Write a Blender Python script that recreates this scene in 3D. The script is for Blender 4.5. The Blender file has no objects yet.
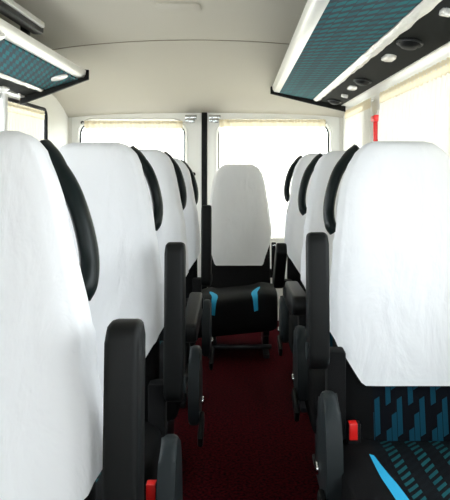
import bpy, bmesh, math, random
from mathutils import Vector, noise
random.seed(4)
C = bpy.context.scene.collection
EYE = 1.18
PI = math.pi

# ------------------------------------------------------------------ materials
def lin(c):
    return tuple(((v/255)/12.92 if v/255 <= .04045 else ((v/255+.055)/1.055)**2.4) for v in c) + (1,)

def pm(name, rgb, rough=.6, metal=0, bump=0, bscale=200, var=0, spec=.5):
    m = bpy.data.materials.new(name); m.use_nodes = True
    n = m.node_tree.nodes; l = m.node_tree.links
    b = n['Principled BSDF']
    b.inputs['Base Color'].default_value = lin(rgb)
    b.inputs['Roughness'].default_value = rough
    b.inputs['Metallic'].default_value = metal
    b.inputs['Specular IOR Level'].default_value = spec
    tc = n.new('ShaderNodeTexCoord')
    if bump or var:
        t = n.new('ShaderNodeTexNoise'); t.inputs['Scale'].default_value = bscale
        t.inputs['Detail'].default_value = 4
        l.new(tc.outputs['Object'], t.inputs['Vector'])
        if bump:
            bp = n.new('ShaderNodeBump'); bp.inputs['Strength'].default_value = bump
            bp.inputs['Distance'].default_value = .01
            l.new(t.outputs['Fac'], bp.inputs['Height']); l.new(bp.outputs['Normal'], b.inputs['Normal'])
        if var:
            mx = n.new('ShaderNodeMix'); mx.data_type = 'RGBA'
            c = lin(rgb)
            mx.inputs[6].default_value = tuple(v*(1-var) for v in c[:3])+(1,)
            mx.inputs[7].default_value = tuple(min(1, v*(1+var)) for v in c[:3])+(1,)
            l.new(t.outputs['Fac'], mx.inputs[0]); l.new(mx.outputs[2], b.inputs['Base Color'])
    return m

def math_n(nt, op, a, b=None):
    nd = nt.nodes.new('ShaderNodeMath'); nd.operation = op
    for i, v in enumerate((a, b)):
        if v is None: continue
        if isinstance(v, (int, float)): nd.inputs[i].default_value = v
        else: nt.links.new(v, nd.inputs[i])
    return nd.outputs[0]

def pattern_mat(name, long_axis, teal, dim, ground, width, length, duty, stagger, slant, period, mask_half, plain, rough=.85):
    """woven upholstery: columns of slanted bars in staggered steps; outside |x|>mask_half plain cloth"""
    m = bpy.data.materials.new(name); m.use_nodes = True
    nt = m.node_tree; n = nt.nodes; l = nt.links
    b = n['Principled BSDF']; b.inputs['Roughness'].default_value = rough
    b.inputs['Specular IOR Level'].default_value = .1
    tc = n.new('ShaderNodeTexCoord'); sp = n.new('ShaderNodeSeparateXYZ')
    l.new(tc.outputs['Object'], sp.inputs[0])
    X = sp.outputs['X']; A = sp.outputs[long_axis]
    q = math_n(nt, 'DIVIDE', math_n(nt, 'ADD', X, 50*width), width)
    col = math_n(nt, 'FLOOR', q); fx = math_n(nt, 'SUBTRACT', q, col)
    u = math_n(nt, 'ADD', math_n(nt, 'DIVIDE', math_n(nt, 'ADD', A, 20), length), math_n(nt, 'MULTIPLY', col, stagger))
    u = math_n(nt, 'ADD', u, math_n(nt, 'MULTIPLY', fx, slant))
    fu = math_n(nt, 'FRACT', u)
    bar = math_n(nt, 'LESS_THAN', fu, duty)
    gap = math_n(nt, 'LESS_THAN', fx, .9)
    bar = math_n(nt, 'MULTIPLY', bar, gap)
    pm_ = math_n(nt, 'LESS_THAN', math_n(nt, 'MODULO', col, period), .5)
    c1 = n.new('ShaderNodeMix'); c1.data_type = 'RGBA'; l.new(pm_, c1.inputs[0])
    c1.inputs[6].default_value = lin(teal); c1.inputs[7].default_value = lin(dim)
    c2 = n.new('ShaderNodeMix'); c2.data_type = 'RGBA'; l.new(bar, c2.inputs[0])
    c2.inputs[6].default_value = lin(ground); l.new(c1.outputs[2], c2.inputs[7])
    out = c2.outputs[2]
    if mask_half:
        mk_ = math_n(nt, 'LESS_THAN', math_n(nt, 'ABSOLUTE', X), mask_half)
        mx = n.new('ShaderNodeMix'); mx.data_type = 'RGBA'
        l.new(mk_, mx.inputs[0]); mx.inputs[6].default_value = lin(plain); l.new(out, mx.inputs[7])
        out = mx.outputs[2]
    l.new(out, b.inputs['Base Color'])
    t = n.new('ShaderNodeTexNoise'); t.inputs['Scale'].default_value = 350
    l.new(tc.outputs['Object'], t.inputs['Vector'])
    bp = n.new('ShaderNodeBump'); bp.inputs['Strength'].default_value = .15; bp.inputs['Distance'].default_value = .004
    l.new(t.outputs['Fac'], bp.inputs['Height']); l.new(bp.outputs['Normal'], b.inputs['Normal'])
    return m

def cloth_mat(name, rgb, transl, alpha=0, bump=0):
    m = bpy.data.materials.new(name); m.use_nodes = True
    nt = m.node_tree; n = nt.nodes; l = nt.links; n.clear()
    o = n.new('ShaderNodeOutputMaterial')
    d = n.new('ShaderNodeBsdfDiffuse'); t = n.new('ShaderNodeBsdfTranslucent')
    d.inputs[0].default_value = lin(rgb); t.inputs[0].default_value = lin(rgb)
    mx = n.new('ShaderNodeMixShader'); mx.inputs[0].default_value = transl
    l.new(d.outputs[0], mx.inputs[1]); l.new(t.outputs[0], mx.inputs[2])
    s = mx.outputs[0]
    if alpha:
        tr = n.new('ShaderNodeBsdfTransparent'); m2 = n.new('ShaderNodeMixShader')
        m2.inputs[0].default_value = alpha
        l.new(s, m2.inputs[1]); l.new(tr.outputs[0], m2.inputs[2]); s = m2.outputs[0]
    if bump:
        tc = n.new('ShaderNodeTexCoord')
        mp = n.new('ShaderNodeMapping'); mp.inputs['Scale'].default_value = (1, 1, .45)
        tx = n.new('ShaderNodeTexNoise'); tx.inputs['Scale'].default_value = 9; tx.inputs['Detail'].default_value = 5
        tx.inputs['Distortion'].default_value = .6
        bp = n.new('ShaderNodeBump'); bp.inputs['Strength'].default_value = bump; bp.inputs['Distance'].default_value = .02
        l.new(tc.outputs['Object'], mp.inputs[0]); l.new(mp.outputs[0], tx.inputs['Vector'])
        l.new(tx.outputs['Fac'], bp.inputs['Height'])
        l.new(bp.outputs['Normal'], d.inputs['Normal']); l.new(bp.outputs['Normal'], t.inputs['Normal'])
    l.new(s, o.inputs[0])
    return m

def glass_mat(name):
    m = bpy.data.materials.new(name); m.use_nodes = True
    nt = m.node_tree; n = nt.nodes; l = nt.links; n.clear()
    o = n.new('ShaderNodeOutputMaterial'); tr = n.new('ShaderNodeBsdfTransparent'); g = n.new('ShaderNodeBsdfGlossy')
    tr.inputs[0].default_value = (.93, .95, .95, 1); g.inputs['Roughness'].default_value = .02
    mx = n.new('ShaderNodeMixShader'); mx.inputs[0].default_value = .04
    l.new(tr.outputs[0], mx.inputs[1]); l.new(g.outputs[0], mx.inputs[2]); l.new(mx.outputs[0], o.inputs[0])
    return m

M = {}
M['ceiling'] = pm('headlining', (194, 189, 177), .8, bump=.05, bscale=400, var=.04)
M['panel'] = pm('cream_panel', (234, 233, 228), .45, var=.02, bscale=6)
M['door'] = pm('white_painted_door', (244, 244, 242), .35, var=.02, bscale=5)
M['cover'] = cloth_mat('white_seat_cloth', (243, 243, 246), .12, bump=.6)
M['curtain'] = cloth_mat('cream_curtain_cloth', (252, 248, 236), .66, alpha=.08)
M['side_curtain'] = cloth_mat('cream_side_curtain_cloth', (251, 247, 237), .13)
M['hem'] = cloth_mat('cream_heading_cloth', (236, 224, 196), .3)
M['plastic'] = pm('black_plastic', (17, 18, 18), .45, spec=.16, bump=.08, bscale=500, var=.1)
M['grey'] = pm('dark_grey_plastic', (36, 41, 43), .45, spec=.16, bump=.06, bscale=400, var=.08)
M['rubber'] = pm('black_rubber', (18, 20, 22), .5, spec=.16, var=.1, bscale=40)
M['handle'] = pm('dark_green_grey_plastic', (17, 24, 24), .34, spec=.16, var=.08, bscale=60)
M['metal'] = pm('dark_painted_metal', (44, 47, 51), .4, .4, var=.1, bscale=30)
M['chrome'] = pm('chrome', (205, 208, 210), .18, 1, var=.03, bscale=20)
M['silver'] = pm('white_silver_trim', (246, 246, 244), .35, .55, var=.04, bscale=30)
M['lamp'] = pm('white_lamp_plastic', (252, 251, 248), .25, .3, var=.01, bscale=10)
M['panel_dark'] = pm('matt_charcoal_plastic', (40, 42, 41), .75, spec=.06, var=.1, bscale=60)
M['red'] = pm('red_plastic', (226, 30, 26), .35, var=.05, bscale=30)
M['blue'] = pm('cyan_blue_cloth', (10, 158, 205), .7, bump=.1, bscale=500, var=.06)
M['dark_cloth'] = pm('black_seat_cloth', (15, 15, 16), .9, bump=.2, bscale=400, var=.15, spec=.2)
M['crinkle'] = pm('crumpled_white_plastic', (250, 249, 245), .3, .5, bump=.8, bscale=40, var=.06)
M['glass'] = glass_mat('window_glass')
M['back_pattern'] = pattern_mat('patterned_back_cloth', 'Z', (14, 60, 78), (10, 13, 19), (9, 12, 18), .0155, .16, .60, -.25, -.06, 4, .112, (13, 13, 14))
M['cush_pattern'] = pattern_mat('patterned_cushion_cloth', 'Y', (20, 74, 80), (11, 16, 20), (9, 11, 15), .034, .030, .48, .35, -1.3, 2, .13, (13, 13, 14))
M['rack_cloth'] = pattern_mat('patterned_rack_cloth', 'Y', (58, 124, 132), (60, 112, 122), (74, 86, 94), .026, .075, .52, .43, .7, 3, 0, None)
# carpet
m = pm('red_carpet', (92, 16, 26), 1, spec=.05); nt = m.node_tree
b = nt.nodes['Principled BSDF']; tc = nt.nodes.new('ShaderNodeTexCoord'); tx = nt.nodes.new('ShaderNodeTexNoise')
tx.inputs['Scale'].default_value = 95; tx.inputs['Detail'].default_value = 3
nt.links.new(tc.outputs['Object'], tx.inputs['Vector'])
rp = nt.nodes.new('ShaderNodeValToRGB'); rp.color_ramp.elements[0].position = .35; rp.color_ramp.elements[1].position = .68
rp.color_ramp.elements[0].color = lin((24, 3, 7)); rp.color_ramp.elements[1].color = lin((80, 9, 18))
nt.links.new(tx.outputs['Fac'], rp.inputs[0]); nt.links.new(rp.outputs[0], b.inputs['Base Color'])
bp = nt.nodes.new('ShaderNodeBump'); bp.inputs['Strength'].default_value = .6; bp.inputs['Distance'].default_value = .006
nt.links.new(tx.outputs['Fac'], bp.inputs['Height']); nt.links.new(bp.outputs['Normal'], b.inputs['Normal'])
M['carpet'] = m

# ------------------------------------------------------------------ helpers
def obj(name, bm, mat, parent=None, smooth=True, auto=None):
    bmesh.ops.recalc_face_normals(bm, faces=bm.faces)
    me = bpy.data.meshes.new(name); bm.to_mesh(me); bm.free()
    if smooth:
        for p in me.polygons: p.use_smooth = True
        if auto is not None: me.set_sharp_from_angle(angle=auto)
    o = bpy.data.objects.new(name, me); C.objects.link(o)
    me.materials.append(mat)
    if parent: o.parent = parent
    return o

def thing(name, label, cat, loc=(0, 0, 0), group=None):
    o = bpy.data.objects.new(name, None); C.objects.link(o); o.location = loc
    o.empty_display_size = .1
    return tag(o, label, cat, group)

def tag(o, label, cat, group=None):
    o['label'] = label; o['category'] = cat
    if group: o['group'] = group
    return o

def struct(o, label=None):
    o['kind'] = 'structure'
    if label: o['label'] = label
    return o

def box(bm, x0, x1, y0, y1, z0, z1, bev=0, seg=2):
    r = bmesh.ops.create_cube(bm, size=1)
    for v in r['verts']:
        v.co = Vector(((x0+x1)/2+v.co.x*(x1-x0), (y0+y1)/2+v.co.y*(y1-y0), (z0+z1)/2+v.co.z*(z1-z0)))
    if bev:
        es = list({e for v in r['verts'] for e in v.link_edges})
        bmesh.ops.bevel(bm, geom=es, offset=bev, segments=seg, affect='EDGES', profile=.5)
    return bm

def loft(bm, rings, closed=True, cap=True):
    vs = [[bm.verts.new(p) for p in r] for r in rings]
    n = len(vs[0])
    for a, b_ in zip(vs, vs[1:]):
        for i in range(n if closed else n-1):
            j = (i+1) % n
            bm.faces.new((a[i], a[j], b_[j], b_[i]))
    if cap and closed:
        bm.faces.new(vs[0]); bm.faces.new(vs[-1])
    return vs

def prism(bm, pts, x0, x1, bev=0, seg=3, axis='x'):
    """extrude a 2-D outline (a,b) along axis"""
    def P(a, b_, t):
        return (t, a, b_) if axis == 'x' else (a, t, b_) if axis == 'y' else (a, b_, t)
    A = [bm.verts.new(P(a, b_, x0)) for a, b_ in pts]; B = [bm.verts.new(P(a, b_, x1)) for a, b_ in pts]
    n = len(pts)
    fa = bm.faces.new(A); fb = bm.faces.new(B)
    for i in range(n):
        j = (i+1) % n
        bm.faces.new((A[i], A[j], B[j], B[i]))
    if bev:
        es = list(fa.edges)+list(fb.edges)
        bmesh.ops.bevel(bm, geom=es, offset=bev, segments=seg, affect='EDGES', profile=.5)
    return bm

def tube(bm, pts, r, n=10, flat=1.0, closed=False):
    """tube along pts; flat squashes the section along its second axis; r may be a list"""
    pts = [Vector(p) for p in pts]; N = len(pts)
    rings = []
    for i, p in enumerate(pts):
        if closed: t = (pts[(i+1) % N]-pts[i-1])
        else: t = pts[min(i+1, N-1)]-pts[max(i-1, 0)]
        t.normalize()
        a = t.cross(Vector((0, 1, 0)))
        if a.length < .1: a = t.cross(Vector((0, 0, 1)))
        a.normalize(); c = t.cross(a).normalized()
        rr = r[i] if isinstance(r, (list, tuple)) else r
        rings.append([p+a*(math.cos(2*PI*k/n)*rr)+c*(math.sin(2*PI*k/n)*rr*flat) for k in range(n)])
    if closed: rings.append(rings[0])
    if closed:
        vs = [[bm.verts.new(q) for q in rg] for rg in rings[:-1]]
        for i in range(N):
            A, B = vs[i], vs[(i+1) % N]
            for k in range(n):
                bm.faces.new((A[k], A[(k+1) % n], B[(k+1) % n], B[k]))
    else:
        loft(bm, rings)
    return bm

def cyl(bm, c, r, h, axis='x', n=20, bev=0):
    pts = [(r*math.cos(2*PI*k/n), r*math.sin(2*PI*k/n)) for k in range(n)]
    i = 'xyz'.index(axis)
    oth = [c[k] for k in range(3) if k != i]
    prism(bm, [(oth[0]+a, oth[1]+b_) for a, b_ in pts], c[i]-h/2, c[i]+h/2, bev, 2, axis)
    return bm

def rrect(x0, x1, z0, z1, r, n=6):
    out = []
    for cx, cz, a0 in ((x1-r, z1-r, 0), (x0+r, z1-r, 90), (x0+r, z0+r, 180), (x1-r, z0+r, 270)):
        for k in range(n+1):
            a = math.radians(a0+90*k/n); out.append((cx+r*math.cos(a), cz+r*math.sin(a)))
    return out

def smooth_path(pts, k=6):
    """Catmull-Rom through the points"""
    P = [Vector(p) for p in pts]; P = [2*P[0]-P[1]]+P+[2*P[-1]-P[-2]]; out = []
    for i in range(1, len(P)-2):
        for j in range(k):
            t = j/k; a, b_, c, d = P[i-1:i+3]
            out.append(.5*((2*b_)+(c-a)*t+(2*a-5*b_+4*c-d)*t*t+(3*b_-a-3*c+d)*t**3))
    out.append(P[-2]); return out

def interp(tab, t):
    for (a, va), (b_, vb) in zip(tab, tab[1:]):
        if t <= b_:
            return va+(vb-va)*max(0, (t-a))/(b_-a)
    return tab[-1][1]

# ------------------------------------------------------------------ seat
WT = [(0, .068), (.004, .086), (.015, .107), (.035, .129), (.07, .149), (.12, .165), (.2, .182), (.3, .199), (.45, .217), (.9, .224)]
TT = [(0, .006), (.004, .022), (.015, .036), (.035, .046), (.07, .052), (.15, .056), (.3, .06), (.9, .068)]
LEAN = .14
NS = 92
def z_(p, top): return top-p.z
TAPER = 0
def wid(t):
    return interp(WT, t)-TAPER*max(0, 1-t/.55)*min(1, .6+t*6)
def ring(t, top, grow=0, zfix=None):
    w = wid(t)+grow; th = interp(TT, t)+grow
    z = top-t if zfix is None else zfix
    yc = (z-.45)*LEAN+.062
    out = []
    for k in range(NS):
        a = 2*PI*k/NS
        c, s = math.cos(a), math.sin(a)
        x = math.copysign(abs(c)**(2/3.6), c); y = math.copysign(abs(s)**(2/3.0), s)
        x *= 1-.2*max(0, y*.5+.35)**1.5
        # slightly dished front between the bolsters
        yy = y*th
        if y < -.5: yy += .010*(1-min(1, abs(x)/.75)**2)*min(1, t/.2)
        out.append((x*w, yc+yy, z))
    return out

def seat(name, label, x, d, side, arm='up', arm_piv=.56, arm_len=.40, taper=0, shield=None, cush_w=.232, cush_th=0, plain=False, ihw=.017, inl=9, hscale=.89, arm_y=-.035, top=1.245, panel=(.22, .5, -.3), drop=0,
         roll=0, buckle=None, cush_dx=0, group='white-covered passenger seats', seed=0, cut=(.675, .125, .135), arm_half=.27, handle=True, levers=True):
    """side=+1: the aisle lies at local +x"""
    r = thing(name, label, 'seat', (x, d-.07, 0), group)
    global TAPER
    TAPER = taper
    top -= drop
    s0 = .45-drop                                      # cushion height
    # backrest
    bm = bmesh.new()
    ts = [0, .004, .015, .035, .07, .12, .2, .3, .4, .5, .6, .7, top-s0+.03]
    loft(bm, [ring(t, top) for t in ts]); obj('backrest', bm, M['dark_cloth' if plain else 'back_pattern'], r, auto=1.2)
    # cloth cover, cut on a slant at both sides
    bm = bmesh.new(); rows = 46; rings = []
    base = ring(.4, top, .006)
    ax = [abs(p[0]) for p in base]
    rnd = Vector((seed*3.1, seed*1.7, seed*2.3))
    for i in range(rows+1):
        f = i/rows
        f = f*f*.45+f*.55
        rg = []
        for k in range(NS):
            bx_ = ax[k]; back = base[k][1] > (top-.4-.45)*LEAN+.062+.03
            tm = cut[0] if bx_ < cut[1] else cut[0]-cut[2]*min(1, (bx_-cut[1])/(.212-cut[1]))
            if back: tm = .55
            t = f*tm
            p = Vector(ring(t, top+.006, .006)[k])
            n = Vector((p.x, (p.y-((p.z-.45)*LEAN+.062)), 0)).normalized()
            q = p*5+rnd
            amp = .0095*min(1, t/.08)
            fold = noise.noise(Vector((q.x*1.6, q.y, q.z*.35)))*amp+noise.noise(q*2.2)*amp*.45+abs(noise.noise(Vector((q.x*.9+q.z*.5, q.y*.5, q.z*1.1))))*amp*.7
            cr = .0055*math.exp(-((p.x-.028-.01*math.sin(seed*2+z_(p, top)*4))/.006)**2)*min(1, t/.15)+.0035*math.exp(-((t-.33-.03*math.sin(seed))/.005)**2)
            cr += .004*math.exp(-((abs(p.x)-wid(t)*.9)/.005)**2)
            p += n*(cr+fold+.003+.004*f*f)
            rg.append(p)
        rings.append(rg)
    vs = loft(bm, rings, cap=False); bm.faces.new(vs[0])
    cv = obj('seat_cover', bm, M['cover'], r); cv['label'] = 'white cloth seat cover'
    # cushion
    prof = [(.0, .43), (-.10, .446), (-.22, .448), (-.34, .456), (-.41, .452), (-.46, .425), (-.48, .38), (-.478, .33), (-.455, .285), (-.40, .27), (-.2, .27), (.0, .27)]
    prof = [(a, b_-drop-(cush_th if b_ < .4 else 0)) for a, b_ in prof]
    pp = [(v.x, v.y) for v in smooth_path([(a, b_, 0) for a, b_ in prof], 3)]
    W = cush_w; cy, cz = -.24, .36-drop
    def sec(xx):
        e = (abs(xx)-(W-.05))/.05
        sc = 1 if e <= 0 else (1-.0)*(1-.16*(1-math.sqrt(max(0, 1-e*e))))
        bol = .014*math.exp(-((abs(xx)-.17)/.035)**2)
        return [(xx+cush_dx, cy+(a-cy)*sc, cz+(b_-cz)*sc+(bol if b_ > cz else 0)+roll*xx) for a, b_ in pp]
    xs = [-W, -W+.003, -W+.012, -W+.03, -.19, -.16, -.13, -.09, -.03, .03, .09, .13, .16, .19, W-.03, W-.012, W-.003, W]
    bm = bmesh.new(); loft(bm, [sec(v) for v in xs]); cu = obj('seat_cushion', bm, M['dark_cloth' if plain else 'cush_pattern'], r, auto=1.2)
    for sg in (-1, 1):                                 # curved blue inlay on each bolster
        bm = bmesh.new(); A = []; B = []; n0, n1 = (inl, 24) if not plain else (7, 18)
        for i in range(n0, n1):
            f = (i-n0)/(n1-n0-1)
            xc = .150-.03*math.sin(min(1, f/.55)*PI/2)+.02*max(0, f-.5); hw = ihw*min(1, .35+f*4)*(1 if not plain else max(.3, 1-f*.5))
            for L, dx in ((A, -hw), (B, hw)):
                p = Vector(sec(sg*(xc+dx))[i]); pa = Vector(sec(sg*(xc+dx))[i-1]); pb = Vector(sec(sg*(xc+dx))[i+1])
                t = (pb-pa).normalized(); nn = Vector((0, t.z, -t.y))
                L.append(p+nn*.0025 if nn.dot(Vector((0, p.y-cy, p.z-cz))) > 0 else p-nn*.0025)
        loft(bm, [A, B], closed=False)
        p_ = obj('inlay', bm, M['blue'], cu); p_['label'] = 'bright blue inlay'
    # grab handle at the aisle shoulder
    if handle:
        path = []
        for t, e in ((.034, -.022), (.045, -.008), (.07, .004), (.11, .012), (.17, .016), (.23, .013), (.275, .004), (.295, -.012)):
            t *= hscale
            z = top-t
            path.append((side*(wid(t)+e+(-.002 if side > 0 else .010)), (z-.45)*LEAN+.122-(.014 if t > .24 else 0), z))
        sp = smooth_path(path, 5)
        n_ = len(sp)
        rr = [.0175+.014*max(0, 1-i/9)+.003*max(0, (i-n_+7)/7) for i in range(n_)]
        bm = bmesh.new(); tube(bm, sp, rr, 12, 1.7); obj('grab_handle', bm, M['handle'], r)
    # armrest
    L = arm_len; ang = {'up': .06, 'down': -1.66, 'half': -.75}[arm] if isinstance(arm, str) else arm
    th0, th1 = .046, .034
    out = []
    for k in range(9):
        a = PI/2+PI*k/8; out.append((th0*math.cos(a), th0*math.sin(a)))
    for k in range(7):
        a = -PI/2+PI*k/6; ca, sa = math.cos(a), math.sin(a)
        out.append((L-.03+.03*math.copysign(abs(ca)**.6, ca), th1*math.copysign(abs(sa)**.6, sa)))
    dirv = (math.sin(ang), math.cos(ang)); nv = (-dirv[1], dirv[0])
    px, pz = arm_y, arm_piv-drop
    pts = [(px+l*dirv[0]+h*nv[0], pz+l*dirv[1]+h*nv[1]) for l, h in out]
    xa, xb = sorted((side*(arm_half-.027), side*(arm_half+.027)))
    bm = bmesh.new(); prism(bm, pts, xa, xb, .011, 3)
    am = obj('armrest', bm, M['plastic'], r, auto=.8)
    bm = bmesh.new(); cyl(bm, (side*(arm_half+.0285), px, pz), .024, .006, 'x', 20, .002)
    pv = obj('pivot_cap', bm, M['grey'], am, auto=.6)
    # bracket joining armrest and recliner shield to the seat
    z0, z1, py = panel
    z0 -= drop; z1 -= drop
    bm = bmesh.new(); xa, xb = sorted((side*.19, side*(arm_half-.03)))
    box(bm, xa, xb, -.01, .045, s0-.13, pz-.01, .006); box(bm, xa, xb, py+.01, 0, s0-.16, s0-.11, .005)
    obj('side_bracket', bm, M['dark_cloth'], r, auto=.7)
    # recliner shield: rounded plastic shell
    h = z1-z0
    sh = [(py-.085, z0+.02), (py-.10, z0+.35*h), (py-.085, z0+.72*h), (py-.045, z1-.012), (py, z1), (py+.045, z1-.015), (py+.09, z0+.7*h), (py+.105, z0+.35*h), (py+.09, z0+.02), (py, z0)]
    sh = [(v.x, v.y) for v in smooth_path([(a, b_, 0) for a, b_ in sh], 3)]
    if shield is None: shield = .29 if side > 0 else .25
    xa, xb = sorted((side*(shield-.022), side*(shield+.018)))
    bm = bmesh.new(); prism(bm, sh, xa, xb, .014, 3); pn = obj('recliner_shield', bm, M['grey'], r, auto=.8)
    if levers:
        bm = bmesh.new()
        lv = [(py-.06, z0+.22*h), (py-.17, z0+.12*h), (py-.19, z0+.02), (py-.165, z0-.02), (py-.04, z0+.08*h)]
        xa, xb = sorted((side*(shield+.018), side*(shield+.036)))
        prism(bm, lv, xa, xb, .006, 2); obj('recline_lever', bm, M['plastic'], pn, auto=.7)
        bm = bmesh.new(); cyl(bm, (side*(shield+.021), py+.055, z0+.2*h), .016, .012, 'x', 16, .003)
        obj('bolt_cap', bm, M['chrome'], pn, auto=.6)
    # frame and legs
    bm = bmesh.new(); box(bm, -.2+cush_dx, .2+cush_dx, -.42, -.03, s0-.205, s0-.178, .006); obj('seat_frame', bm, M['metal'], r, auto=.7)
    for sg in (-1, 1):
        bm = bmesh.new(); X0 = sg*.17
        zt = s0-.2
        prism(bm, [(-.40, zt), (-.03, zt), (-.03, zt-.04), (-.11, zt-.07), (-.13, .03), (-.02, .02), (-.02, 0), (-.42, 0), (-.42, .02), (-.31, .03), (-.33, zt-.07), (-.40, zt-.04)], X0-.018, X0+.018, .005, 2)
        obj('leg', bm, M['metal'], r, auto=.7)
    # belt buckle
    if buckle:
        bx0, by0, bz0 = buckle
        bm = bmesh.new(); box(bm, bx0-.018, bx0+.018, by0-.013, by0+.015, bz0-.09, bz0+.026, .006)
        bk = obj('belt_buckle', bm, M['rubber'], r, auto=.7)
        bm = bmesh.new(); box(bm, bx0-.014, bx0+.008, by0-.0165, by0+.008, bz0-.016, bz0+.0275, .002)
        rb = obj('release_button', bm, M['red'], bk, auto=.7); rb['label'] = 'red release button'
    return r

LX, RX = -.455, .477
seat('passenger_seat', 'white-covered seat closest to the camera, cut off by the left edge of the photo', LX, 1.0, 1, seed=1, hscale=1, taper=.046, top=1.236, arm_len=.37, arm_y=.02)
seat('passenger_seat', 'second white-covered seat on the left, red belt buckle at its side', LX, 1.8, 1, seed=2, taper=.006, inl=15, buckle=(.252, -.33, .415), cut=(.77, .08, .22), panel=(.22, .53, -.3))
seat('passenger_seat', 'third white-covered seat on the left, its armrest folded down', LX, 2.62, 1, arm='down', arm_piv=.60, arm_len=.36, seed=3)
seat('passenger_seat', 'fourth and farthest white-covered seat on the left, nearest the rear doors', LX, 3.4, 1, seed=4, top=1.215)
seat('passenger_seat', 'large white-covered seat at right front with patterned cushion and red buckle', RX, 1.7, -1, arm_piv=.685, arm_len=.315, inl=4, panel=(.32, .595, -.09), buckle=(-.178, -.05, .478), seed=5)
seat('passenger_seat', 'second white-covered seat on the right, behind the one with the red buckle', RX, 2.5, -1, arm=-1.5, arm_piv=.67, arm_len=.34, panel=(.30, .57, -.16), seed=6, top=1.235, buckle=(-.24, -.05, .44))
seat('passenger_seat', 'third and farthest white-covered seat on the right', RX, 3.35, -1, arm=-.9, arm_piv=.56, arm_len=.34, panel=(.26, .5, -.16), seed=7, top=1.24)
rs = seat('rear_seat', 'white-covered seat facing down the aisle in front of the rear doors', -.008, 4.15, 1, drop=.075, top=1.255, cush_w=.262, cush_th=.05, taper=-.014, plain=True, ihw=.024, arm='down',
     arm_piv=.5, arm_len=.2, roll=.1, cush_dx=-.025, seed=8, cut=(.69, .15, .2), handle=False, levers=False, group=None)
for ch in list(rs.children):
    if ch.name.split('.')[0] in ('armrest', 'recliner_shield', 'side_bracket'):
        for g in list(ch.children): bpy.data.objects.remove(g)
        bpy.data.objects.remove(ch)
# front cross tube and belt guide of the rear seat
bm = bmesh.new(); tube(bm, smooth_path([(-.15, -.40, .19), (-.15, -.41, .1), (-.13, -.41, .07), (.2, -.41, .07)], 4), .014, 10)
obj('foot_tube', bm, M['metal'], rs)
bm = bmesh.new(); box(bm, .226, .258, .06, .10, .44, .645, .007); box(bm, .2, .255, .065, .095, .40, .46, .005)
bgd = obj('belt_guide', bm, M['plastic'], rs, auto=.7)
bm = bmesh.new(); box(bm, .229, .255, .054, .064, .61, .632, .003); o = obj('guide_plate', bm, M['chrome'], bgd, auto=.7); o['label'] = 'bright metal guide plate'

# ------------------------------------------------------------------ setting
XL, XR, YF, YB = -1.30, .78, -2.3, 4.55
XC = (XL+XR)/2
bm = bmesh.new(); box(bm, XL-.05, XR+.05, YF, YB+.06, -.04, 0); struct(obj('floor', bm, M['carpet'], smooth=False), 'dark red carpet floor')

def zceil(x, y):
    yy = [(-2, 1.885), (3.3, 1.885), (3.42, 1.878), (3.7, 1.845), (4.0, 1.785), (4.25, 1.715), (4.42, 1.645), (4.52, 1.585), (4.62, 1.555)]
    z = interp(yy, y)
    u = (x-XC)/1.04
    back = max(0, min(1, (y-3.5)/1.1))
    arch = .085*u*u+.05*u**8
    return z-arch*(1-.75*back)
bm = bmesh.new(); ys = [YF+i*.25 for i in range(22)]+[3.2, 3.28, 3.32, 3.36, 3.42, 3.5, 3.6, 3.7, 3.85, 4.0, 4.12, 4.25, 4.34, 4.42, 4.48, 4.54, 4.62]
ys = sorted(set(ys)); nx = 40
rg = []
for y in ys:
    rg.append([(XL-.06+(XR-XL+.12)*i/nx, y, zceil(max(XL, min(XR, XL-.06+(XR-XL+.12)*i/nx)), y)) for i in range(nx+1)])
loft(bm, rg, closed=False)
r_ = bmesh.ops.extrude_face_region(bm, geom=list(bm.faces))
for v in r_['geom']:
    if isinstance(v, bmesh.types.BMVert): v.co.z += .06
struct(obj('ceiling', bm, M['ceiling'], auto=.9), 'arched beige headlining')
# bead across the headlining joint
bm = bmesh.new(); tube(bm, [(XL+.05+(XR-XL-.1)*i/40, 3.36, zceil(XL+.05+(XR-XL-.1)*i/40, 3.36)-.001) for i in range(41)], .0035, 8)
struct(obj('trim_1', bm, pm('joint_bead', (150, 143, 128), .6, var=.05, bscale=30)), 'thin joint strip across the ceiling')

def side_wall(name, x0, x1, holes, zb, zt, zmax):
    bm = bmesh.new()
    box(bm, x0, x1, YF, YB+.06, 0, zb); box(bm, x0, x1, YF, YB+.06, zt, zmax)
    y = YF
    for a, b_ in holes:
        if a > y: box(bm, x0, x1, y, a, zb, zt)
        y = b_
    box(bm, x0, x1, y, YB+.06, zb, zt)
    return struct(obj(name, bm, M['panel'], smooth=False))
HL = [(.85, 1.95), (2.1, 2.98), (3.1, 4.03)]
HR = [(-1.2, -.3), (-.1, .75), (.9, 1.95), (2.05, 3.26), (3.6, 4.27)]
side_wall('wall_left', XL-.06, XL, HL, .82, 1.55, 1.84); side_wall('wall_right', XR, XR+.06, HR, .82, 1.56, 1.84)
wn = 0
for hs, xx, sg in ((HL, XL, -1), (HR, XR, 1)):
    for a, b_ in hs:
        wn += 1
        bm = bmesh.new(); xa, xb = sorted((xx+sg*.028, xx+sg*.034)); box(bm, xa, xb, a, b_, .82, 1.555)
        w = struct(obj('window_%d' % wn, bm, M['glass'], smooth=False))
        bm = bmesh.new()
        tube(bm, [(xx+sg*.004, p, q) for p, q in rrect(a, b_, .82, 1.55, .05)], .013, 8, closed=True)
        obj('window_seal', bm, M['rubber'], w)

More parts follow.
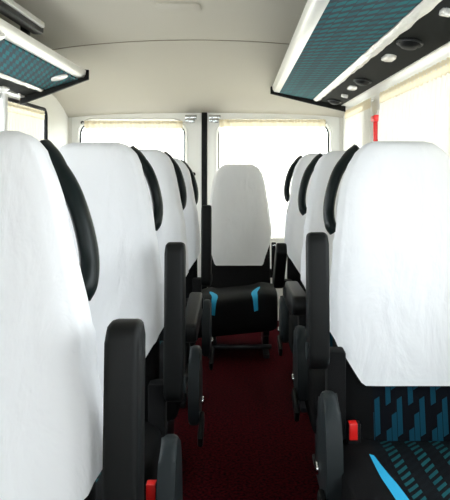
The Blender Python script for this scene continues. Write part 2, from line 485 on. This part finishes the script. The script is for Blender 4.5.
# rear doors with rounded window openings
def rear_door(name, x0, x1, wx0, wx1, wz0, wz1, zt, label, latch_x):
    bm = bmesh.new(); inner = rrect(wx0, wx1, wz0, wz1, .11, 8); n = len(inner)
    # outer outline sampled by projecting the inner points outwards
    cx, cz = (wx0+wx1)/2, (wz0+wz1)/2; outer = []
    hw0, hw1, hz0, hz1 = x0-cx, x1-cx, 0-cz, zt-cz
    for a, b_ in inner:
        dx, dz = a-cx, b_-cz
        k = min([v for v in ((hw1/dx if dx > 1e-6 else 1e9), (hw0/dx if dx < -1e-6 else 1e9), (hz1/dz if dz > 1e-6 else 1e9), (hz0/dz if dz < -1e-6 else 1e9))])
        outer.append((cx+dx*k, cz+dz*k))
    # snap the outline's corners
    for c in ((x1, zt), (x0, zt), (x0, 0), (x1, 0)):
        i = min(range(n), key=lambda j: (outer[j][0]-c[0])**2+(outer[j][1]-c[1])**2); outer[i] = c
    lip = [(cx+(a-cx)*1.05, cz+(b_-cz)*1.05) for a, b_ in inner]
    Y = YB
    loft(bm, [[(a, Y+.05, b_) for a, b_ in outer], [(a, Y, b_) for a, b_ in outer], [(a, Y, b_) for a, b_ in lip], [(a, Y-.018, b_) for a, b_ in [(cx+(p-cx)*1.03, cz+(q-cz)*1.03) for p, q in inner]], [(a, Y-.012, b_) for a, b_ in inner], [(a, Y+.05, b_) for a, b_ in inner], [(a, Y+.05, b_) for a, b_ in outer]], cap=False)
    d = struct(obj(name, bm, M['door'], auto=.5), label)
    bm = bmesh.new(); tube(bm, [(a, Y+.004, b_) for a, b_ in rrect(wx0+.004, wx1-.004, wz0+.004, wz1-.004, .106, 8)], .0075, 8, closed=True)
    obj('window_seal', bm, M['rubber'], d)
    bm = bmesh.new(); prism(bm, inner, Y+.025, Y+.03, axis='y'); obj('window_pane', bm, M['glass'], d, smooth=False)
    # top latch: bracket, roller and hook
    bm = bmesh.new(); lx = latch_x
    box(bm, lx-.045, lx+.045, Y-.04, Y-.012, 1.525, 1.556, .005)
    box(bm, lx-.012, lx+.03, Y-.07, Y-.03, 1.495, 1.53, .005)
    la = obj('latch', bm, M['chrome'], d, auto=.7)
    bm = bmesh.new(); cyl(bm, (lx-.025, Y-.05, 1.515), .016, .03, 'y', 14, .003); obj('roller', bm, M['chrome'], la, auto=.7)
    return d
d1 = rear_door('door_1', -1.275, -.292, -1.215, -.415, .65, 1.515, 1.575, 'left white rear door', -.37)
d2 = rear_door('door_2', -.248, .755, -.165, .675, .65, 1.515, 1.575, 'right white rear door', -.19)
bm = bmesh.new(); cyl(bm, (-.352, YB-.012, 1.11), .016, .03, 'y', 14, .004); obj('lock_knob', bm, M['rubber'], d1, auto=.7)
for dd, xs in ((d1, -1.19), (d2, .64)):
    bm = bmesh.new(); cyl(bm, (xs, YB-.02, 1.50), .013, .012, 'y', 12, .003); obj('screw_cap', bm, M['rubber'], dd, auto=.7)
bm = bmesh.new(); box(bm, -.291, -.249, YB-.012, YB+.05, 0, 1.578, .004); struct(obj('trim_2', bm, M['rubber'], auto=.7), 'black rubber seal between the rear doors')
bm = bmesh.new(); box(bm, XL-.05, -1.276, YB-.005, YB+.06, 0, 1.7); box(bm, .756, XR+.05, YB-.005, YB+.06, 0, 1.7); box(bm, -1.276, .756, YB+.0, YB+.06, 1.579, 1.7)
struct(obj('wall_rear', bm, M['panel'], smooth=False), 'body frame around the rear doors')

bm = bmesh.new(); box(bm, XL-.06, XR+.06, YF-.06, YF, 0, .85); box(bm, XL-.06, XR+.06, YF-.06, YF, 1.66, 1.9); box(bm, XL-.06, XL+.05, YF-.06, YF, .85, 1.66); box(bm, XR-.05, XR+.06, YF-.06, YF, .85, 1.66)
struct(obj('wall_front', bm, M['panel'], smooth=False))
bm = bmesh.new(); box(bm, XL+.05, XR-.05, YF-.04, YF-.034, .85, 1.66); struct(obj('window_%d' % (wn+1), bm, M['glass'], smooth=False), 'windscreen behind the camera')

# ------------------------------------------------------------------ ceiling plate
o = None
bm = bmesh.new()
zz = zceil(-.26, 2.66)
prism(bm, rrect(-.375, -.175, 2.60, 2.74, .03), zz-.008, zz+.012, .004, 2, 'z')
tag(obj('ceiling_plate', bm, M['ceiling'], auto=.6), 'small rounded plate set in the beige ceiling', 'ceiling plate')

# ------------------------------------------------------------------ luggage racks
def rack(label, xi, zi, xo, zo, y0, y1, xs0, xs1, ovals, vents, clips, end_tilt=0):
    sg = 1 if xo > xi else -1
    r = thing('luggage_rack', label, 'luggage rack', ((xi+xo)/2, y0, zi), 'overhead racks')
    ox, oy, oz = r.location
    def Z(x): return zi+(zo-zi)*(x-xi)/(xo-xi)
    def slab(name, xa, xb, mat, th=.02, dz=0, ya=y0, yb=y1, bev=.004):
        bm = bmesh.new()
        pts = [(xa-ox, Z(xa)+dz-oz), (xb-ox, Z(xb)+dz-oz), (xb-ox, Z(xb)+dz+th-oz), (xa-ox, Z(xa)+dz+th-oz)]
        prism(bm, pts, ya-oy, yb-oy, bev, 2, 'y')
        return obj(name, bm, mat, r, auto=.6)
    bm = bmesh.new()
    pts = [(xi-ox, Z(xi)+.036-oz), (xi+sg*.003-ox, Z(xi)+.014-oz), (xi+sg*.014-ox, Z(xi)-.002-oz), (xi+sg*.052-ox, Z(xi)-.008-oz), (xi+sg*.052-ox, Z(xi)+.03-oz), (xi+sg*.03-ox, Z(xi)+.04-oz)]
    prism(bm, pts, y0-oy, y1-.028-oy, .003, 2, 'y'); obj('trim_bar', bm, M['silver'], r, auto=.9)
    slab('cloth_panel', xi+sg*.05, xs0, M['rack_cloth'], .02)
    # crumpled protective film strip
    bm = bmesh.new(); rows = []
    n = int((y1-y0-.05)/.025)
    for i in range(n+1):
        y = y0+(y1-y0-.05)*i/n; rw = []
        for k in range(7):
            f = k/6; wob = noise.noise(Vector((k*.3, y*9, xi*5)))*.007
            x = xs0+(xs1-xs0)*f+(wob if k in (0, 6) else 0)
            rw.append((x-ox, y-oy, Z(x)-.003-oz-.008*math.sin(f*PI)*(1+noise.noise(Vector((f*3, y*14, 2))))))
        rows.append(rw)
    loft(bm, rows, closed=False); f_ = obj('film_strip', bm, M['crinkle'], r); f_['label'] = 'crumpled white film strip'
    slab('backing_strip', xs0, xs1, M['silver'], .02, .002)
    pnl = slab('service_panel', xs1, xo, M['panel_dark'], .03, 0)
    # dark end cap and wall bracket
    bm = bmesh.new(); e = .028
    pts = [(xi-sg*.012-ox, Z(xi)-.014-oz), ((xi+xo)/2-ox, Z((xi+xo)/2)-.03-oz), (xo-ox, Z(xo)-.04-oz), (xo-ox, Z(xo)+.045-oz), (xi+sg*.09-ox, Z(xi)+.05-oz), (xi-sg*.012-ox, Z(xi)+.042-oz)]
    prism(bm, pts, y1-.028-oy, y1-oy, .006, 2, 'y'); obj('end_cap', bm, M['plastic'], r, auto=.6)
    bm = bmesh.new(); pts = [(xo-sg*.03-ox, Z(xo)-oz+.002), (xo+sg*.045-ox, Z(xo)-oz-.005), (xo+sg*.045-ox, Z(xo)+.04-oz), (xo-sg*.03-ox, Z(xo)+.04-oz)]
    prism(bm, pts, y0-oy, y1-.01-oy, .003, 2, 'y'); obj('wall_rail', bm, M['silver'], r, auto=.6)
    sl = math.atan2(zo-zi, xo-xi)
    def fix(o, x, y, dz=-.002):
        o.location = (x-ox, y-oy, Z(x)-oz+dz); o.rotation_euler = (0, -sl, 0)
        return o
    for x, y, a, b_ in ovals:
        bm = bmesh.new(); prism(bm, rrect(-a, a, -b_, b_, min(a, b_)*.95, 6), -.009, .008, .004, 2, 'z')
        o = fix(obj('reading_light', bm, M['lamp'], r, auto=.6), x, y); o['label'] = 'white oval reading light'
    for x, y in vents:
        bm = bmesh.new()
        tube(bm, [(.042*math.cos(2*PI*k/24), .058*math.sin(2*PI*k/24), -.005) for k in range(24)], .0045, 8, closed=True)
        vt = fix(obj('air_vent', bm, M['metal'], r), x, y)
        bm = bmesh.new(); rg = []
        for q, hh in ((1, .004), (.92, -.008), (.7, -.02), (.35, -.025)):
            rg.append([(.040*q*math.cos(2*PI*k/24), .055*q*math.sin(2*PI*k/24), hh) for k in range(24)])
        loft(bm, rg); obj('nozzle', bm, M['rubber'], vt, auto=.9)
    for x, y in clips:
        bm = bmesh.new(); box(bm, -.016, .016, -.016, .016, -.014, .004, .004); box(bm, -.01, .022, -.024, -.014, -.02, .002, .003)
        o = fix(obj('switch', bm, M['lamp'], r, auto=.6), x, y); o['label'] = 'small white switch'
    return r, Z
rR, ZR = rack('overhead luggage rack on the right with teal cloth underside and air vents', .224, EYE+.51, .735, EYE+.41, .5, 4.2, .505, .548,
     [(.60, 2.42, .022, .055), (.622, 3.33, .022, .055)], [(.60, 2.12), (.622, 3.05), (.63, 4.0)], [(.585, 1.70), (.635, 3.66)])
rL, ZL = rack('overhead luggage rack on the left with white edge bar and round-ended lights', -.89, EYE+.51, -1.275, EYE+.39, .5, 3.5, -1.13, -1.155,
     [(-.985, 3.27, .045, .045), (-.95, 2.30, .045, .05), (-1.235, 3.13, .02, .05)], [(-1.22, 2.7)], [(-1.25, 3.37)])
# upper guard rail over the left rack
ox, oy, oz = rL.location
bm = bmesh.new(); box(bm, -.905-ox, -.855-ox, .5-oy, 2.62-oy, EYE+.568-oz, EYE+.612-oz, .01)
for yy in (.8, 1.7, 2.55): box(bm, -.935-ox, -.900-ox, yy-oy, yy+.03-oy, EYE+.515-oz, EYE+.60-oz, .004)
gr = obj('guard_rail', bm, M['rubber'], rL, auto=.7)
bm = bmesh.new(); box(bm, -.86-ox, -.842-ox, .5-oy, 2.59-oy, EYE+.590-oz, EYE+.614-oz, .005); o = obj('rail_trim', bm, M['silver'], gr, auto=.7); o['label'] = 'pale grey strip on the rail'

# ------------------------------------------------------------------ curtains
def curtain(label, p0, p1, zt, zb, n_pleat, depth, seed, inward, group, mat='curtain'):
    """pleated curtain hanging from a rod between two points (x,y)"""
    (x0, y0), (x1, y1) = p0, p1
    L = math.hypot(x1-x0, y1-y0); ux, uy = (x1-x0)/L, (y1-y0)/L; nx_, ny_ = inward
    r = thing('curtain', label, 'curtain', ((x0+x1)/2, (y0+y1)/2, zt), group); ox, oy, oz = r.location
    bm = bmesh.new(); N = n_pleat*8; rows = []
    zr = [zt-.045, zt-.07, zt-.12, zt-.2, zt-.32, zt-.46, zt-.6, zb]
    for j, z in enumerate(zr):
        f = j/(len(zr)-1); rw = []
        for i in range(N+1):
            s = i/N; ph = 2*PI*n_pleat*s+noise.noise(Vector((s*9, seed, f*.6)))*2.2
            off = depth*(.35+.65*min(1, f*2.2))*(math.sin(ph)+.35*noise.noise(Vector((s*25, seed+5, f*1.5))))
            rw.append((x0+ux*L*s+nx_*off-ox, y0+uy*L*s+ny_*off-oy, z-oz))
        rows.append(rw)
    loft(bm, rows, closed=False)
    obj('curtain_cloth', bm, M[mat], r)
    bm = bmesh.new(); rows = []
    for j, z in enumerate((zt+.006, zt-.002, zt-.025, zt-.05)):
        rows.append([(x0+ux*L*i/N+nx_*(.004+depth*.25*math.sin(2*PI*n_pleat*i/N))-ox, y0+uy*L*i/N+ny_*(.004+depth*.25*math.sin(2*PI*n_pleat*i/N))-oy, z+.002*math.sin(i*1.7)-oz) for i in range(N+1)])
    loft(bm, rows, closed=False); o = obj('heading_band', bm, M['hem'], r); o['label'] = 'gathered cream heading band'
    bm = bmesh.new(); tube(bm, [(x0-ux*.02-nx_*.004-ox, y0-uy*.02-ny_*.004-oy, zt-.012-oz), (x1+ux*.02-nx_*.004-ox, y1+uy*.02-ny_*.004-oy, zt-.012-oz)], .006, 8)
    obj('curtain_rod', bm, M['silver'], r)
    return r
g = 'cream curtains over the windows'
curtain('cream curtain over the left rear door window', (-1.165, YB-.055), (-.43, YB-.055), EYE+.325, .63, 17, .012, 1, (0, -1), g)
curtain('cream curtain over the right rear door window', (-.155, YB-.055), (.64, YB-.055), EYE+.335, .63, 18, .012, 2, (0, -1), g)
curtain('cream side curtain at left under the end of the rack', (XL+.038, 3.25), (XL+.038, 3.86), EYE+.34, .75, 13, .012, 3, (1, 0), g, 'side_curtain')
curtain('narrow cream side curtain at right, beyond the red hammer', (XR-.035, 3.40), (XR-.035, 4.25), EYE+.375, .75, 15, .012, 4, (-1, 0), g, 'side_curtain')
curtain('broad cream side curtain at right, above the front right seat', (XR-.035, 1.5), (XR-.035, 3.19), EYE+.375, .75, 30,   .021, 5, (-1, 0), g, 'side_curtain')
bm = bmesh.new(); cyl(bm, (XL+.042, 3.2, .78), .019, 1.56, 'z', 16)
struct(obj('trim_3', bm, M['silver'], auto=.7), 'pale grey post beside the left side curtain')
# emergency hammer on the right pillar
h = thing('emergency_hammer', 'red emergency hammer on the pillar between the right side curtains', 'hammer', (XR, 3.33, EYE+.21))
bm = bmesh.new(); box(bm, -.02, .003, -.02, .02, -.07, .09, .004); obj('holder', bm, M['lamp'], h, auto=.6)
bm = bmesh.new(); box(bm, -.04, -.016, -.014, .014, -.16, .05, .007); box(bm, -.046, -.014, -.045, .045, .03, .066, .008); obj('hammer_body', bm, M['red'], h, auto=.6)

# ------------------------------------------------------------------ daylight
w = bpy.data.worlds.new('overcast_sky'); bpy.context.scene.world = w; w.use_nodes = True
nt = w.node_tree; bg = nt.nodes['Background']
tc = nt.nodes.new('ShaderNodeTexCoord'); sp = nt.nodes.new('ShaderNodeSeparateXYZ'); nt.links.new(tc.outputs['Generated'], sp.inputs[0])
rp = nt.nodes.new('ShaderNodeValToRGB'); e = rp.color_ramp.elements
e[0].position = .46; e[0].color = (.62, .62, .60, 1); e[1].position = .53; e[1].color = (.93, .97, 1, 1)
mp = nt.nodes.new('ShaderNodeMapRange'); mp.inputs['From Min'].default_value = -1
nt.links.new(sp.outputs['Z'], mp.inputs['Value']); nt.links.new(mp.outputs[0], rp.inputs[0]); nt.links.new(rp.outputs[0], bg.inputs['Color'])
bg.inputs['Strength'].default_value = 8.6

# ------------------------------------------------------------------ camera
cd = bpy.data.cameras.new('camera'); cam = bpy.data.objects.new('camera', cd); C.objects.link(cam)
cam.location = (0, 0, EYE); cam.rotation_euler = (PI/2, 0, 0)
cd.sensor_fit = 'HORIZONTAL'; cd.sensor_width = 36; cd.lens = 48
cd.shift_x = -15/450; cd.shift_y = -85/450; cd.clip_start = .05
sc = bpy.context.scene; sc.camera = cam
sc.view_settings.view_transform = 'Standard'; sc.view_settings.look = 'None'
sc.view_settings.exposure = -.06; sc.view_settings.gamma = 1
sc.view_settings.use_curve_mapping = False
sc.cycles.max_bounces = 12; sc.cycles.diffuse_bounces = 6; sc.cycles.transparent_max_bounces = 12
sc.cycles.use_denoising = True
